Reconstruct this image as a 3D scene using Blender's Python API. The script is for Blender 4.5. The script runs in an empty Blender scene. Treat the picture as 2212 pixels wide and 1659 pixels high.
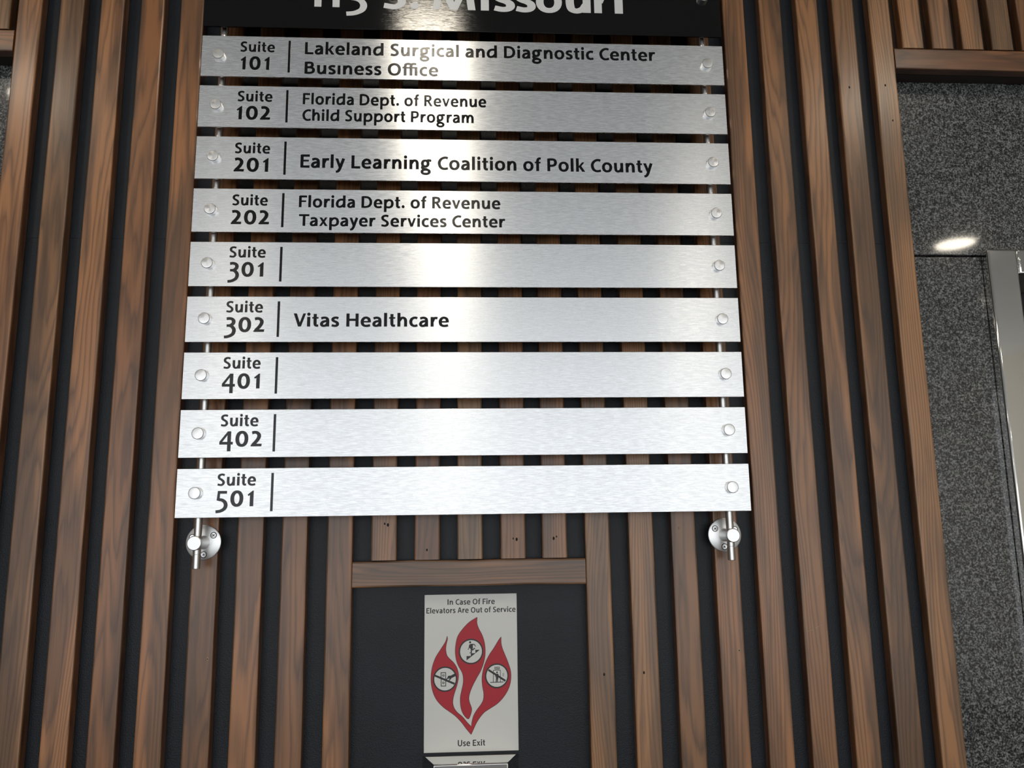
import bpy, bmesh, math, random
from mathutils import Vector, Matrix
from mathutils.geometry import tessellate_polygon, delaunay_2d_cdt

random.seed(7)
SC = bpy.context.scene
COL = SC.collection
PI = math.pi

# ------------------------------------------------------------------ camera
F_PX = 1693.0
CAM = Vector((-0.00067, -1.20746, 1.62))
YAW, PITCH, ROLL = -0.05699, 0.16816, 0.01305
cam_d = bpy.data.cameras.new('camera')
cam_d.sensor_fit = 'HORIZONTAL'
cam_d.sensor_width = 36.0
cam_d.lens = F_PX / 2212.0 * 36.0
cam_d.clip_start = 0.01
cam = bpy.data.objects.new('camera', cam_d)
COL.objects.link(cam)
R = (Matrix.Rotation(YAW, 3, 'Z') @ Matrix.Rotation(PITCH, 3, 'X') @ Matrix.Rotation(ROLL, 3, 'Y'))
ax = Vector(R.col[0]); fw = Vector(R.col[1]); up = Vector(R.col[2])
M = Matrix.Identity(4)
for i in range(3):
    M[i][0] = ax[i]; M[i][1] = up[i]; M[i][2] = -fw[i]; M[i][3] = CAM[i]
cam.matrix_world = M
SC.camera = cam

# ------------------------------------------------------------------ world, exposure
SC.view_settings.view_transform = 'Standard'
SC.view_settings.look = 'None'
SC.view_settings.gamma = 1.0
SC.view_settings.use_curve_mapping = False
SC.view_settings.exposure = 0.0
LAMP = 37.0          # emission of the downlight lenses
SKY = 1.95          # daylight seen through the open glazed end of the lobby
w = bpy.data.worlds.new('daylight')
SC.world = w
w.use_nodes = True
w.node_tree.nodes['Background'].inputs[0].default_value = (0.93, 0.965, 1.0, 1)
w.node_tree.nodes['Background'].inputs[1].default_value = SKY

# ------------------------------------------------------------------ node helpers
def new_mat(name):
    m = bpy.data.materials.new(name)
    m.use_nodes = True
    nt = m.node_tree
    return m, nt, nt.nodes['Principled BSDF']

def nd(nt, typ, **kw):
    n = nt.nodes.new(typ)
    for k, v in kw.items():
        setattr(n, k, v)
    return n

def setin(n, **kw):
    for k, v in kw.items():
        n.inputs[k.replace('_', ' ')].default_value = v

def math_n(nt, op, a, b=None, c=None):
    n = nd(nt, 'ShaderNodeMath', operation=op)
    for i, v in enumerate((a, b, c)):
        if v is None:
            continue
        if isinstance(v, (int, float)):
            n.inputs[i].default_value = v
        else:
            nt.links.new(v, n.inputs[i])
    return n.outputs[0]

def ramp(nt, fac, stops, interp='LINEAR'):
    n = nd(nt, 'ShaderNodeValToRGB')
    n.color_ramp.interpolation = interp
    el = n.color_ramp.elements
    while len(el) < len(stops):
        el.new(0.5)
    for e, (p, c) in zip(el, stops):
        e.position = p
        e.color = (c[0], c[1], c[2], 1) if isinstance(c, (tuple, list)) else (c, c, c, 1)
    nt.links.new(fac, n.inputs[0])
    return n.outputs[0]

def noise(nt, vec, scale, detail=2.0, rough=0.5):
    n = nd(nt, 'ShaderNodeTexNoise')
    n.inputs['Scale'].default_value = scale
    n.inputs['Detail'].default_value = detail
    n.inputs['Roughness'].default_value = rough
    if vec is not None:
        nt.links.new(vec, n.inputs['Vector'])
    return n.outputs[0]

def mapped(nt, src, scale, loc=None):
    n = nd(nt, 'ShaderNodeMapping')
    n.inputs['Scale'].default_value = scale
    nt.links.new(src, n.inputs['Vector'])
    if loc is not None:
        nt.links.new(loc, n.inputs['Location'])
    return n.outputs[0]

def mixc(nt, fac, a, b, mode='MIX'):
    n = nd(nt, 'ShaderNodeMix', data_type='RGBA', blend_type=mode)
    for sock, v in ((n.inputs[0], fac), (n.inputs[6], a), (n.inputs[7], b)):
        if isinstance(v, (int, float)):
            sock.default_value = v
        elif isinstance(v, (tuple, list)):
            sock.default_value = (v[0], v[1], v[2], 1)
        else:
            nt.links.new(v, sock)
    return n.outputs[2]

def bump(nt, bsdf, h, strength, dist):
    n = nd(nt, 'ShaderNodeBump')
    n.inputs['Strength'].default_value = strength
    n.inputs['Distance'].default_value = dist
    nt.links.new(h, n.inputs['Height'])
    nt.links.new(n.outputs[0], bsdf.inputs['Normal'])

# ------------------------------------------------------------------ materials
def wood_mat():
    m, nt, b = new_mat('stained_wood')
    tc = nd(nt, 'ShaderNodeTexCoord').outputs['Object']
    oi = nd(nt, 'ShaderNodeObjectInfo').outputs['Random']
    off = nd(nt, 'ShaderNodeCombineXYZ')
    nt.links.new(math_n(nt, 'MULTIPLY', oi, 37.0), off.inputs[0])
    nt.links.new(math_n(nt, 'MULTIPLY', oi, 91.0), off.inputs[1])
    nt.links.new(math_n(nt, 'MULTIPLY', oi, 53.0), off.inputs[2])
    off = off.outputs[0]
    r2 = math_n(nt, 'FRACT', math_n(nt, 'MULTIPLY', oi, 17.31))
    r3 = math_n(nt, 'FRACT', math_n(nt, 'MULTIPLY', oi, 7.77))
    # growth rings: level lines of a smooth field that is stretched along the board
    f = noise(nt, mapped(nt, tc, (13, 13, 1.15), off), 1.0, 1.5, 0.45)
    f2 = noise(nt, mapped(nt, tc, (70, 70, 5), off), 1.0, 2.0, 0.5)
    sx = nd(nt, 'ShaderNodeSeparateXYZ'); nt.links.new(tc, sx.inputs[0])
    tilt = math_n(nt, 'MULTIPLY', sx.outputs[0], math_n(nt, 'MULTIPLY_ADD', r2, 300.0, -70.0))
    ph = math_n(nt, 'ADD', math_n(nt, 'MULTIPLY', f, 21.0), tilt)
    ph = math_n(nt, 'ADD', ph, math_n(nt, 'MULTIPLY', f2, 2.0))
    sn = math_n(nt, 'FRACT', ph)
    ring = ramp(nt, sn, [(0.0, 0.28), (0.22, 0.6), (0.5, 1.0), (0.80, 0.75), (0.96, 0.22)])
    # broad stain blotches
    blot = ramp(nt, noise(nt, mapped(nt, tc, (26, 26, 2.6), off), 1.0, 2.5, 0.55), [(0.43, 0.0), (0.57, 1.0)])
    fib = noise(nt, mapped(nt, tc, (520, 520, 9), off), 1.0, 2.0, 0.6)
    light = mixc(nt, r3, (0.47, 0.200, 0.080), (0.42, 0.215, 0.098))
    dark = mixc(nt, r2, (0.085, 0.045, 0.028), (0.11, 0.068, 0.043))
    amt = math_n(nt, 'MULTIPLY', ring, math_n(nt, 'MULTIPLY_ADD', blot, 0.55, 0.36))
    amt = math_n(nt, 'ADD', amt, math_n(nt, 'MULTIPLY_ADD', fib, 0.36, -0.12))
    amt = math_n(nt, 'ADD', amt, math_n(nt, 'MULTIPLY', blot, 0.16))
    cl = nd(nt, 'ShaderNodeClamp'); nt.links.new(amt, cl.inputs[0])
    col = mixc(nt, cl.outputs[0], dark, light)
    tint = mixc(nt, r2, (1.05, 0.95, 0.88), (0.94, 1.0, 0.98))
    col = mixc(nt, 1.0, col, tint, 'MULTIPLY')
    r4 = math_n(nt, 'FRACT', math_n(nt, 'MULTIPLY', oi, 29.13))
    lev = nd(nt, 'ShaderNodeCombineXYZ')
    for k_, (g0, g1) in enumerate(((0.48, 0.72), (0.45, 0.74), (0.42, 0.76))):     # each board took the stain a little differently
        nt.links.new(math_n(nt, 'MULTIPLY_ADD', r4, g0 * 0.9, g1), lev.inputs[k_])
    col = mixc(nt, 1.0, col, lev.outputs[0], 'MULTIPLY')
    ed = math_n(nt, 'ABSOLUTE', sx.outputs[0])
    edge_light = ramp(nt, math_n(nt, 'MULTIPLY', ed, 1 / 0.02), [(0.86, 0.0), (0.95, 1.0)])  # bright light lines along the board arrises, painted into the colour
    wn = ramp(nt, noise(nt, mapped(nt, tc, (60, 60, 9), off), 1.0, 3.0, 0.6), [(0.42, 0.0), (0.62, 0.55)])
    col = mixc(nt, math_n(nt, 'MULTIPLY', edge_light, wn), col, (0.46, 0.27, 0.15))
    side_shade = ramp(nt, math_n(nt, 'MULTIPLY_ADD', sx.outputs[1], 50.0, 0.5), [(0.12, 0.0), (0.2, 1.0)])   # shade on the slat sides, painted into the colour
    col = mixc(nt, side_shade, col, mixc(nt, 1.0, col, (0.50, 0.42, 0.36), 'MULTIPLY'))
    nt.links.new(col, b.inputs['Base Color'])
    setin(b, Roughness=0.36)
    b.inputs['Specular IOR Level'].default_value = 0.5
    b.inputs['Coat Weight'].default_value = 0.42
    b.inputs['Coat Roughness'].default_value = 0.24
    h = math_n(nt, 'ADD', math_n(nt, 'MULTIPLY', ring, 0.35), math_n(nt, 'MULTIPLY', fib, 0.6))
    bump(nt, b, h, 0.35, 0.0006)
    return m

def black_paint():
    m, nt, b = new_mat('black_roller_paint')
    tc = nd(nt, 'ShaderNodeTexCoord').outputs['Object']
    n1 = noise(nt, tc, 650, 2.0, 0.6)
    n2 = noise(nt, tc, 9, 2.0)
    nt.links.new(ramp(nt, n2, [(0.3, (0.0072, 0.0098, 0.0145)), (0.7, (0.0105, 0.0142, 0.0205))]), b.inputs['Base Color'])
    setin(b, Roughness=0.42)
    b.inputs['Specular IOR Level'].default_value = 0.35
    bump(nt, b, n1, 0.5, 0.0009)
    return m

def granite():
    m, nt, b = new_mat('polished_granite')
    tc = nd(nt, 'ShaderNodeTexCoord').outputs['Object']
    n1 = noise(nt, tc, 330, 3.0, 0.65)
    n2 = noise(nt, tc, 150, 2.0, 0.5)
    v = nd(nt, 'ShaderNodeTexVoronoi'); v.inputs['Scale'].default_value = 420
    nt.links.new(tc, v.inputs['Vector'])
    f = math_n(nt, 'ADD', math_n(nt, 'MULTIPLY', n1, 0.75), math_n(nt, 'MULTIPLY', n2, 0.3))
    sv = nd(nt, 'ShaderNodeSeparateColor'); nt.links.new(v.outputs['Color'], sv.inputs[0])
    f = math_n(nt, 'ADD', f, math_n(nt, 'MULTIPLY_ADD', sv.outputs[0], 0.16, -0.08))
    c = ramp(nt, f, [(0.38, (0.008, 0.008, 0.009)), (0.47, (0.035, 0.036, 0.037)), (0.55, (0.11, 0.113, 0.112)), (0.66, (0.30, 0.305, 0.30))])
    nt.links.new(c, b.inputs['Base Color'])
    setin(b, Roughness=0.05)
    b.inputs['Coat Weight'].default_value = 0.35
    b.inputs['Coat Roughness'].default_value = 0.28
    return m

def brushed():
    m, nt, b = new_mat('brushed_aluminium')
    tc = nd(nt, 'ShaderNodeTexCoord').outputs['Object']
    oi = nd(nt, 'ShaderNodeObjectInfo').outputs['Random']
    off = nd(nt, 'ShaderNodeCombineXYZ')
    nt.links.new(math_n(nt, 'MULTIPLY', oi, 31.0), off.inputs[2])
    st = noise(nt, mapped(nt, tc, (55, 55, 1500), off.outputs[0]), 1.0, 3.0, 0.6)
    st2 = noise(nt, mapped(nt, tc, (70, 70, 900), off.outputs[0]), 1.0, 2.0, 0.5)
    nt.links.new(ramp(nt, st, [(0.3, (0.76, 0.77, 0.78)), (0.7, (0.87, 0.88, 0.89))]), b.inputs['Base Color'])
    setin(b, Metallic=1.0)
    nt.links.new(math_n(nt, 'MULTIPLY_ADD', st2, 0.18, 0.185), b.inputs['Roughness'])
    b.inputs['Anisotropic'].default_value = 0.90
    cx = nd(nt, 'ShaderNodeCombineXYZ'); cx.inputs[0].default_value = 1.0
    b.inputs['Anisotropic Rotation'].default_value = 0.25
    nt.links.new(cx.outputs[0], b.inputs['Tangent'])
    h = math_n(nt, 'ADD', st, math_n(nt, 'MULTIPLY', st2, 1.2))
    bump(nt, b, h, 0.12, 0.00025)
    return m

def simple(name, col, rough, metal=0.0, spec=0.5, bscale=None, bstr=0.3, bdist=0.0005, coat=0.0):
    m, nt, b = new_mat(name)
    b.inputs['Base Color'].default_value = (col[0], col[1], col[2], 1)
    setin(b, Roughness=rough, Metallic=metal)
    b.inputs['Specular IOR Level'].default_value = spec
    b.inputs['Coat Weight'].default_value = coat
    if bscale:
        tc = nd(nt, 'ShaderNodeTexCoord').outputs['Object']
        bump(nt, b, noise(nt, mapped(nt, tc, bscale), 1.0, 2.0, 0.6), bstr, bdist)
    return m

def turned_metal():
    m, nt, b = new_mat('turned_aluminium')
    b.inputs['Base Color'].default_value = (0.95, 0.95, 0.95, 1)
    setin(b, Metallic=1.0, Roughness=0.36)
    b.inputs['Anisotropic'].default_value = 0.6
    tg = nd(nt, 'ShaderNodeTangent', direction_type='RADIAL', axis='Y')
    nt.links.new(tg.outputs[0], b.inputs['Tangent'])
    return m

def emitter(name, col, strength):
    m, nt, b = new_mat(name)
    b.inputs['Base Color'].default_value = (0.8, 0.8, 0.8, 1)
    b.inputs['Emission Color'].default_value = (*col, 1)
    b.inputs['Emission Strength'].default_value = strength
    return m

def wall_paint(name, c0, c1):
    m, nt, b = new_mat(name)
    tc = nd(nt, 'ShaderNodeTexCoord').outputs['Object']
    nt.links.new(ramp(nt, noise(nt, tc, 3.0, 3.0), [(0.3, c0), (0.7, c1)]), b.inputs['Base Color'])
    setin(b, Roughness=0.6)
    return m

WOOD = wood_mat()
BLACK = black_paint()
GRANITE = granite()
BRUSH = brushed()
TURNED = turned_metal()
STEEL = simple('satin_steel', (0.86, 0.86, 0.85), 0.36, 1.0)
MIRROR = simple('polished_steel', (0.80, 0.79, 0.765), 0.06, 1.0, bscale=(7, 7, 3), bstr=0.12, bdist=0.001)
LEDGE = simple('mirror_steel', (0.86, 0.86, 0.85), 0.02, 1.0)
HEADER = simple('black_anodised_brushed', (0.003, 0.0032, 0.0038), 0.075, 0.0, 0.55, bscale=(40, 40, 1300), bstr=0.3, bdist=0.0002)
VINYL = simple('black_vinyl', (0.005, 0.005, 0.006), 0.075, 0.0, 0.38, bscale=(260, 260, 1500), bstr=0.42, bdist=0.0002)
WHITEV = simple('white_vinyl', (0.80, 0.81, 0.82), 0.35)
PLASTIC = simple('cream_plastic', (0.80, 0.80, 0.765), 0.38, bscale=(30, 30, 30), bstr=0.05)
RED = simple('red_print', (0.50, 0.018, 0.032), 0.5)
INK = simple('black_print', (0.018, 0.017, 0.017), 0.4)
HOLE = simple('dark_hole', (0.012, 0.008, 0.006), 0.8)
CHIP = simple('raw_wood_chip', (0.42, 0.30, 0.20), 0.8)
DARKM = simple('dark_recess', (0.01, 0.01, 0.011), 0.35)
LENS = emitter('lamp_lens', (1.0, 0.90, 0.74), LAMP)
CEIL = wall_paint('ceiling_white', (0.78, 0.78, 0.76), (0.84, 0.84, 0.82))
PALE = wall_paint('wall_cream', (0.62, 0.56, 0.46), (0.67, 0.61, 0.51))
FLOOR = wall_paint('floor_stone', (0.075, 0.075, 0.072), (0.11, 0.107, 0.10))
TAUPE = wall_paint('wall_taupe', (0.24, 0.22, 0.20), (0.29, 0.27, 0.24))

# ------------------------------------------------------------------ object helpers
def link(name, me, mat=None, parent=None, loc=(0, 0, 0)):
    o = bpy.data.objects.new(name, me)
    COL.objects.link(o)
    o.location = loc
    if mat is not None and me is not None and not me.materials:
        me.materials.append(mat)
    if parent is not None:
        o.parent = parent
    return o

def empty(name, loc, label=None, cat=None, group=None, kind=None):
    o = bpy.data.objects.new(name, None)
    o.empty_display_size = 0.05
    COL.objects.link(o)
    o.location = loc
    tag(o, label, cat, group, kind)
    return o

def tag(o, label=None, cat=None, group=None, kind=None):
    if label: o['label'] = label
    if cat: o['category'] = cat
    if group: o['group'] = group
    if kind: o['kind'] = kind
    return o

def finish(bm, name, smooth=False):
    bmesh.ops.recalc_face_normals(bm, faces=bm.faces)
    me = bpy.data.meshes.new(name)
    bm.to_mesh(me)
    bm.free()
    if smooth:
        for p in me.polygons:
            p.use_smooth = True
        me.set_sharp_from_angle(angle=math.radians(35)) if hasattr(me, 'set_sharp_from_angle') else None
    return me

def box_mesh(name, lo, hi, bevel=0.0, seg=2):
    bm = bmesh.new()
    bmesh.ops.create_cube(bm, size=1.0)
    s = [hi[i] - lo[i] for i in range(3)]
    c = [(hi[i] + lo[i]) / 2 for i in range(3)]
    for v in bm.verts:
        v.co = Vector((v.co[0] * s[0] + c[0], v.co[1] * s[1] + c[1], v.co[2] * s[2] + c[2]))
    if bevel:
        bmesh.ops.bevel(bm, geom=bm.edges[:] + bm.verts[:], offset=bevel, segments=seg, profile=0.5, affect='EDGES')
    me = finish(bm, name, smooth=bool(bevel))
    for p in me.polygons:
        if max(abs(c) for c in p.normal) > 0.9995:
            p.use_smooth = False
    return me

def lathe_y(name, prof, n=40):
    """surface of revolution about Y: prof = [(radius, y), ...]"""
    bm = bmesh.new()
    rings = []
    for r, y in prof:
        if r <= 1e-7:
            rings.append([bm.verts.new((0, y, 0))])
        else:
            rings.append([bm.verts.new((r * math.cos(2 * PI * k / n), y, r * math.sin(2 * PI * k / n))) for k in range(n)])
    for a, b in zip(rings, rings[1:]):
        for k in range(n):
            k2 = (k + 1) % n
            if len(a) == 1 and len(b) == 1:
                continue
            if len(a) == 1:
                bm.faces.new((a[0], b[k], b[k2]))
            elif len(b) == 1:
                bm.faces.new((a[k], b[0], a[k2]))
            else:
                bm.faces.new((a[k], b[k], b[k2], a[k2]))
    return finish(bm, name, smooth=True)

def lathe_z(name, prof, n=40):
    me = lathe_y(name, prof, n)
    for v in me.vertices:
        x, y, z = v.co
        v.co = (x, z, y)
    me.flip_normals()
    return me

def poly_mesh(name, polys, thick, y=0.0):
    """flat polygons in XZ (each a list of rings, first outer) facing -Y, raised by thick"""
    bm = bmesh.new()
    for rings in polys:
        pts = [[Vector((p[0], p[1], 0)) for p in r] for r in rings]
        flat = [p for r in pts for p in r]
        tris = tessellate_polygon(pts)
        fr = [bm.verts.new((p.x, y - thick, p.y)) for p in flat]
        for t in tris:
            a, b_, c = (flat[i] for i in t)
            cr = (b_.x - a.x) * (c.y - a.y) - (b_.y - a.y) * (c.x - a.x)
            if abs(cr) < 1e-14:
                continue
            try:
                bm.faces.new([fr[i] for i in (t if cr > 0 else t[::-1])])
            except ValueError:
                pass
        bk = [bm.verts.new((p.x, y, p.y)) for p in flat]
        k = 0
        for r in pts:
            m = len(r)
            ar = sum(r[i].x * r[(i + 1) % m].y - r[(i + 1) % m].x * r[i].y for i in range(m))
            for i in range(m):
                i2 = (i + 1) % m
                q = (fr[k + i], bk[k + i], bk[k + i2], fr[k + i2])
                try:
                    bm.faces.new(q if ar > 0 else q[::-1])
                except ValueError:
                    pass
            k += m
    me = bpy.data.meshes.new(name)
    bm.to_mesh(me)
    bm.free()
    return me

# ------------------------------------------------------------------ lettering: a humanist face drawn with an oval pen
def crom(pts, closed=False, n=7):
    out = []
    P = list(pts)
    m = len(P)
    rng = range(m) if closed else range(m - 1)
    for i in rng:
        if closed:
            p0, p1, p2, p3 = P[(i - 1) % m], P[i], P[(i + 1) % m], P[(i + 2) % m]
        else:
            p1, p2 = P[i], P[i + 1]
            p0 = P[i - 1] if i > 0 else (2 * p1[0] - p2[0], 2 * p1[1] - p2[1])
            p3 = P[i + 2] if i + 2 < m else (2 * p2[0] - p1[0], 2 * p2[1] - p1[1])
        for k in range(n):
            t = k / n
            out.append(tuple(0.5 * (2 * p1[a] + (p2[a] - p0[a]) * t + (2 * p0[a] - 5 * p1[a] + 4 * p2[a] - p3[a]) * t * t
                                    + (3 * p1[a] - p0[a] - 3 * p2[a] + p3[a]) * t ** 3) for a in (0, 1)))
    if not closed:
        out.append(P[-1])
    return out

def ell(cx, cy, rx, ry, n=28, sq=2.15):
    o = []
    for k in range(n):
        a = 2 * PI * k / n
        c, s = math.cos(a), math.sin(a)
        o.append((cx + rx * math.copysign(abs(c) ** (2 / sq), c), cy + ry * math.copysign(abs(s) ** (2 / sq), s)))
    return o

def pen_quads(path, closed, a, b):
    """quads of an oval pen (half widths a across stems, b across bars) along a path"""
    m = len(path)
    L, Rr = [], []
    for i in range(m):
        if closed:
            p, q = path[(i - 1) % m], path[(i + 1) % m]
        else:
            p, q = path[max(i - 1, 0)], path[min(i + 1, m - 1)]
        dx, dy = q[0] - p[0], q[1] - p[1]
        l = math.hypot(dx, dy) or 1.0
        nx, ny = -dy / l, dx / l
        r = math.sqrt((nx * a) ** 2 + (ny * b) ** 2)
        L.append((path[i][0] + nx * r, path[i][1] + ny * r))
        Rr.append((path[i][0] - nx * r, path[i][1] - ny * r))
    qs = []
    for i in range(m if closed else m - 1):
        j = (i + 1) % m
        qs.append([Rr[i], Rr[j], L[j], L[i]])
    return qs

A, B = 0.157, 0.117      # pen half widths of the letters (x-height = 1)
def V(x, y0, y1, w=None): return ('p', [(x - (w or A), y0), (x + (w or A), y0), (x + (w or A), y1), (x - (w or A), y1)])
def Hh(x0, x1, y, w=None): return ('p', [(x0, y - (w or B)), (x1, y - (w or B)), (x1, y + (w or B)), (x0, y + (w or B))])
def D(x0, y0, x1, y1, t=0.30): return ('p', [(x0 - t / 2, y0), (x0 + t / 2, y0), (x1 + t / 2, y1), (x1 - t / 2, y1)])
def C(*p): return ('c', p)
def dot(x, y, r=0.17): return ('p', [(x + r * math.cos(2 * PI * k / 18), y + r * math.sin(2 * PI * k / 18)) for k in range(18)])
ARCH = C((0.2, 0.62), (0.33, 0.82), (0.5, 0.915), (0.68, 0.87), (0.79, 0.7), (0.81, 0.45), (0.81, 0.2), (0.81, 0.0))
G = {   # glyph: (width, left bearing, right bearing, strokes)
 'i': (.27, .15, .15, [V(.135, 0, 1), dot(.135, 1.27)]),
 'I': (.27, .15, .15, [V(.135, 0, 1)]),                 # the i whose dot has fallen off
 'l': (.27, .15, .15, [V(.135, 0, 1.42)]),
 'n': (.945, .15, .15, [V(.135, 0, 1), ARCH]),
 'h': (.945, .15, .15, [V(.135, 0, 1.42), ARCH]),
 'm': (1.53, .15, .15, [V(.135, 0, 1), C((.2, .62), (.3, .82), (.45, .915), (.62, .87), (.73, .7), (.75, .45), (.75, 0)),
                        C((.8, .62), (.9, .82), (1.07, .915), (1.25, .87), (1.37, .7), (1.395, .45), (1.395, 0))]),
 'u': (.945, .15, .15, [V(.81, 0, 1), C((.135, 1), (.135, .75), (.14, .42), (.2, .18), (.35, .085), (.5, .1), (.66, .2), (.77, .38))]),
 'o': (1.06, .1, .1, [('o', (.53, .5, .398, .425))]),
 'e': (.97, .1, .1, [Hh(.2, .86, .5, .08), C((.845, .44), (.84, .64), (.74, .84), (.53, .925), (.32, .87), (.17, .68), (.132, .48), (.2, .22), (.38, .095), (.6, .075), (.78, .1), (.92, .15))]),
 'a': (.88, .09, .14, [C((.1, .84), (.3, .905), (.5, .91), (.68, .82), (.745, .6), (.745, .3), (.745, 0)),
                       C((.74, .57), (.5, .55), (.26, .47), (.14, .28), (.2, .12), (.36, .075), (.55, .12), (.72, .3))]),
 'r': (.68, .15, .04, [V(.135, 0, 1), C((.18, .55), (.28, .78), (.42, .89), (.56, .895), (.67, .86))]),
 's': (.74, .09, .1, [C((.69, .85), (.52, .915), (.32, .905), (.17, .82), (.15, .67), (.27, .56), (.45, .48), (.59, .37), (.61, .21), (.5, .1), (.3, .078), (.04, .14))]),
 'c': (.82, .1, .07, [C((.79, .86), (.62, .92), (.42, .9), (.22, .76), (.132, .5), (.21, .23), (.4, .095), (.6, .08), (.81, .14))]),
 'd': (1.10, .1, .15, [V(.968, 0, 1.42), C((.96, .86), (.76, .92), (.52, .91), (.28, .79), (.134, .48), (.2, .19), (.4, .085), (.62, .12), (.82, .25), (.95, .42))]),
 'p': (1.10, .15, .1, [V(.135, -.48, 1), C((.16, .6), (.3, .79), (.48, .9), (.68, .91), (.88, .8), (.968, .53), (.9, .24), (.68, .09), (.44, .075), (.14, .13))]),
 'g': (1.12, .1, .05, [('o', (.45, .61, .3, .315)), ('o', (.5, -.26, .385, .225)),
                       C((.28, .38), (.17, .27), (.16, .14), (.3, .05), (.5, .02), (.68, -.02)), C((.66, .86), (.76, .95), (.88, .965)), dot(.97, .93, .135)]),
 't': (.64, .06, .07, [C((.29, 1.3), (.29, .9), (.29, .5), (.31, .22), (.42, .1), (.62, .11)), Hh(0, .63, .9, .085)]),
 'f': (.66, .06, .03, [C((.655, 1.33), (.5, 1.335), (.37, 1.26), (.3, 1.05), (.3, .8), (.3, 0)), Hh(0, .62, .9, .085)]),
 '&': (1.6, .06, .15, [C((1.5, 1.33), (1.2, 1.335), (.99, 1.26), (.92, 1.05), (.92, .8), (.92, 0)), C((.92, 1.3), (.6, 1.335), (.37, 1.26), (.3, 1.05), (.3, .8), (.3, 0)),
                       Hh(0, 1.6, .9, .085), V(1.465, 0, .95)]),   # the joined f f i
 'k': (.95, .15, .03, [V(.135, 0, 1.42), D(.30, .44, .77, 1, .27), D(.80, 0, .38, .60, .33)]),
 'v': (1.0, .04, .04, [D(.5, 0, .14, 1, .29), D(.5, 0, .87, 1, .25)]),
 'y': (1.0, .04, .04, [D(.54, 0, .15, 1, .30), C((.875, 1.0), (.7, .52), (.56, .12), (.43, -.18), (.28, -.36), (.08, -.39))]),
 'x': (1.0, .05, .05, [D(.85, 0, .17, 1, .31), D(.15, 0, .83, 1, .27)]),
 '.': (.36, .1, .1, [dot(.18, .165, .175)]),
 'E': (.93, .15, .07, [V(.135, 0, 1.35), Hh(.1, .93, 1.255), Hh(.1, .85, .72, .088), Hh(.1, .93, .095)]),
 'B': (1.06, .15, .1, [V(.135, 0, 1.35), C((.14, 1.255), (.48, 1.255), (.7, 1.21), (.79, 1.02), (.7, .82), (.46, .74), (.14, .735)),
                       C((.42, .735), (.72, .69), (.89, .55), (.92, .38), (.82, .19), (.56, .1), (.14, .095))]),
 'F': (.90, .15, .05, [V(.135, 0, 1.35), Hh(.1, .90, 1.255), Hh(.1, .82, .70, .09)]),
 'A': (1.3, .03, .03, [D(.15, 0, .61, 1.38, .27), D(1.15, 0, .69, 1.38, .27), Hh(.35, .95, .45)]),
 '!': (.29, .17, .17, [V(.145, 0, 1.38)]),
 'U': (1.2, .15, .15, [C((.145, 1.38), (.145, .9), (.15, .45), (.27, .18), (.6, .08), (.93, .18), (1.05, .45), (1.055, .9), (1.055, 1.38))]),
 'L': (.91, .15, .05, [V(.135, 0, 1.35), Hh(.1, .91, .095)]),
 'T': (1.2, .04, .0, [V(.6, 0, 1.3), Hh(0, 1.2, 1.255)]),
 'D': (1.22, .15, .12, [V(.135, 0, 1.35), C((.14, 1.255), (.45, 1.255), (.78, 1.19), (1.0, .98), (1.085, .68), (1.0, .35), (.75, .15), (.42, .095), (.14, .095))]),
 'P': (1.0, .15, .1, [V(.135, 0, 1.35), C((.14, 1.255), (.5, 1.255), (.75, 1.2), (.865, .97), (.8, .72), (.58, .6), (.14, .57))]),
 'R': (1.1, .15, .03, [V(.135, 0, 1.35), C((.14, 1.255), (.46, 1.255), (.7, 1.2), (.8, 1.0), (.73, .8), (.5, .69), (.14, .67)), D(.93, 0, .5, .66, .32)]),
 'O': (1.36, .11, .11, [('o', (.68, .675, .548, .597))]),
 'C': (1.05, .11, .05, [C((1.03, 1.2), (.85, 1.265), (.6, 1.25), (.33, 1.1), (.16, .85), (.135, .6), (.25, .28), (.5, .1), (.76, .08), (1.05, .145))]),
 'S': (.93, .1, .1, [C((.86, 1.19), (.66, 1.265), (.42, 1.255), (.23, 1.15), (.18, .97), (.27, .81), (.5, .68), (.7, .53), (.77, .34), (.68, .17), (.46, .08), (.05, .14))]),
 'V': (1.2, .0, .0, [D(.6, 0, .14, 1.35, .31), D(.6, 0, 1.07, 1.35, .27)]),
 'H': (1.18, .15, .15, [V(.135, 0, 1.35), V(1.045, 0, 1.35), Hh(.1, 1.1, .7)]),
 'M': (1.62, .12, .12, [D(.135, 0, .29, 1.35, .27), D(1.485, 0, 1.33, 1.35, .29), D(.81, .0, .3, 1.35, .3), D(.81, .0, 1.32, 1.35, .27)]),
 ' ': (.32, .1, .1, []),
}
NA, NB = 0.132, 0.095    # numerals are heavier; their x-height = 1
def c2(*p): return ('c2', p)
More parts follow.
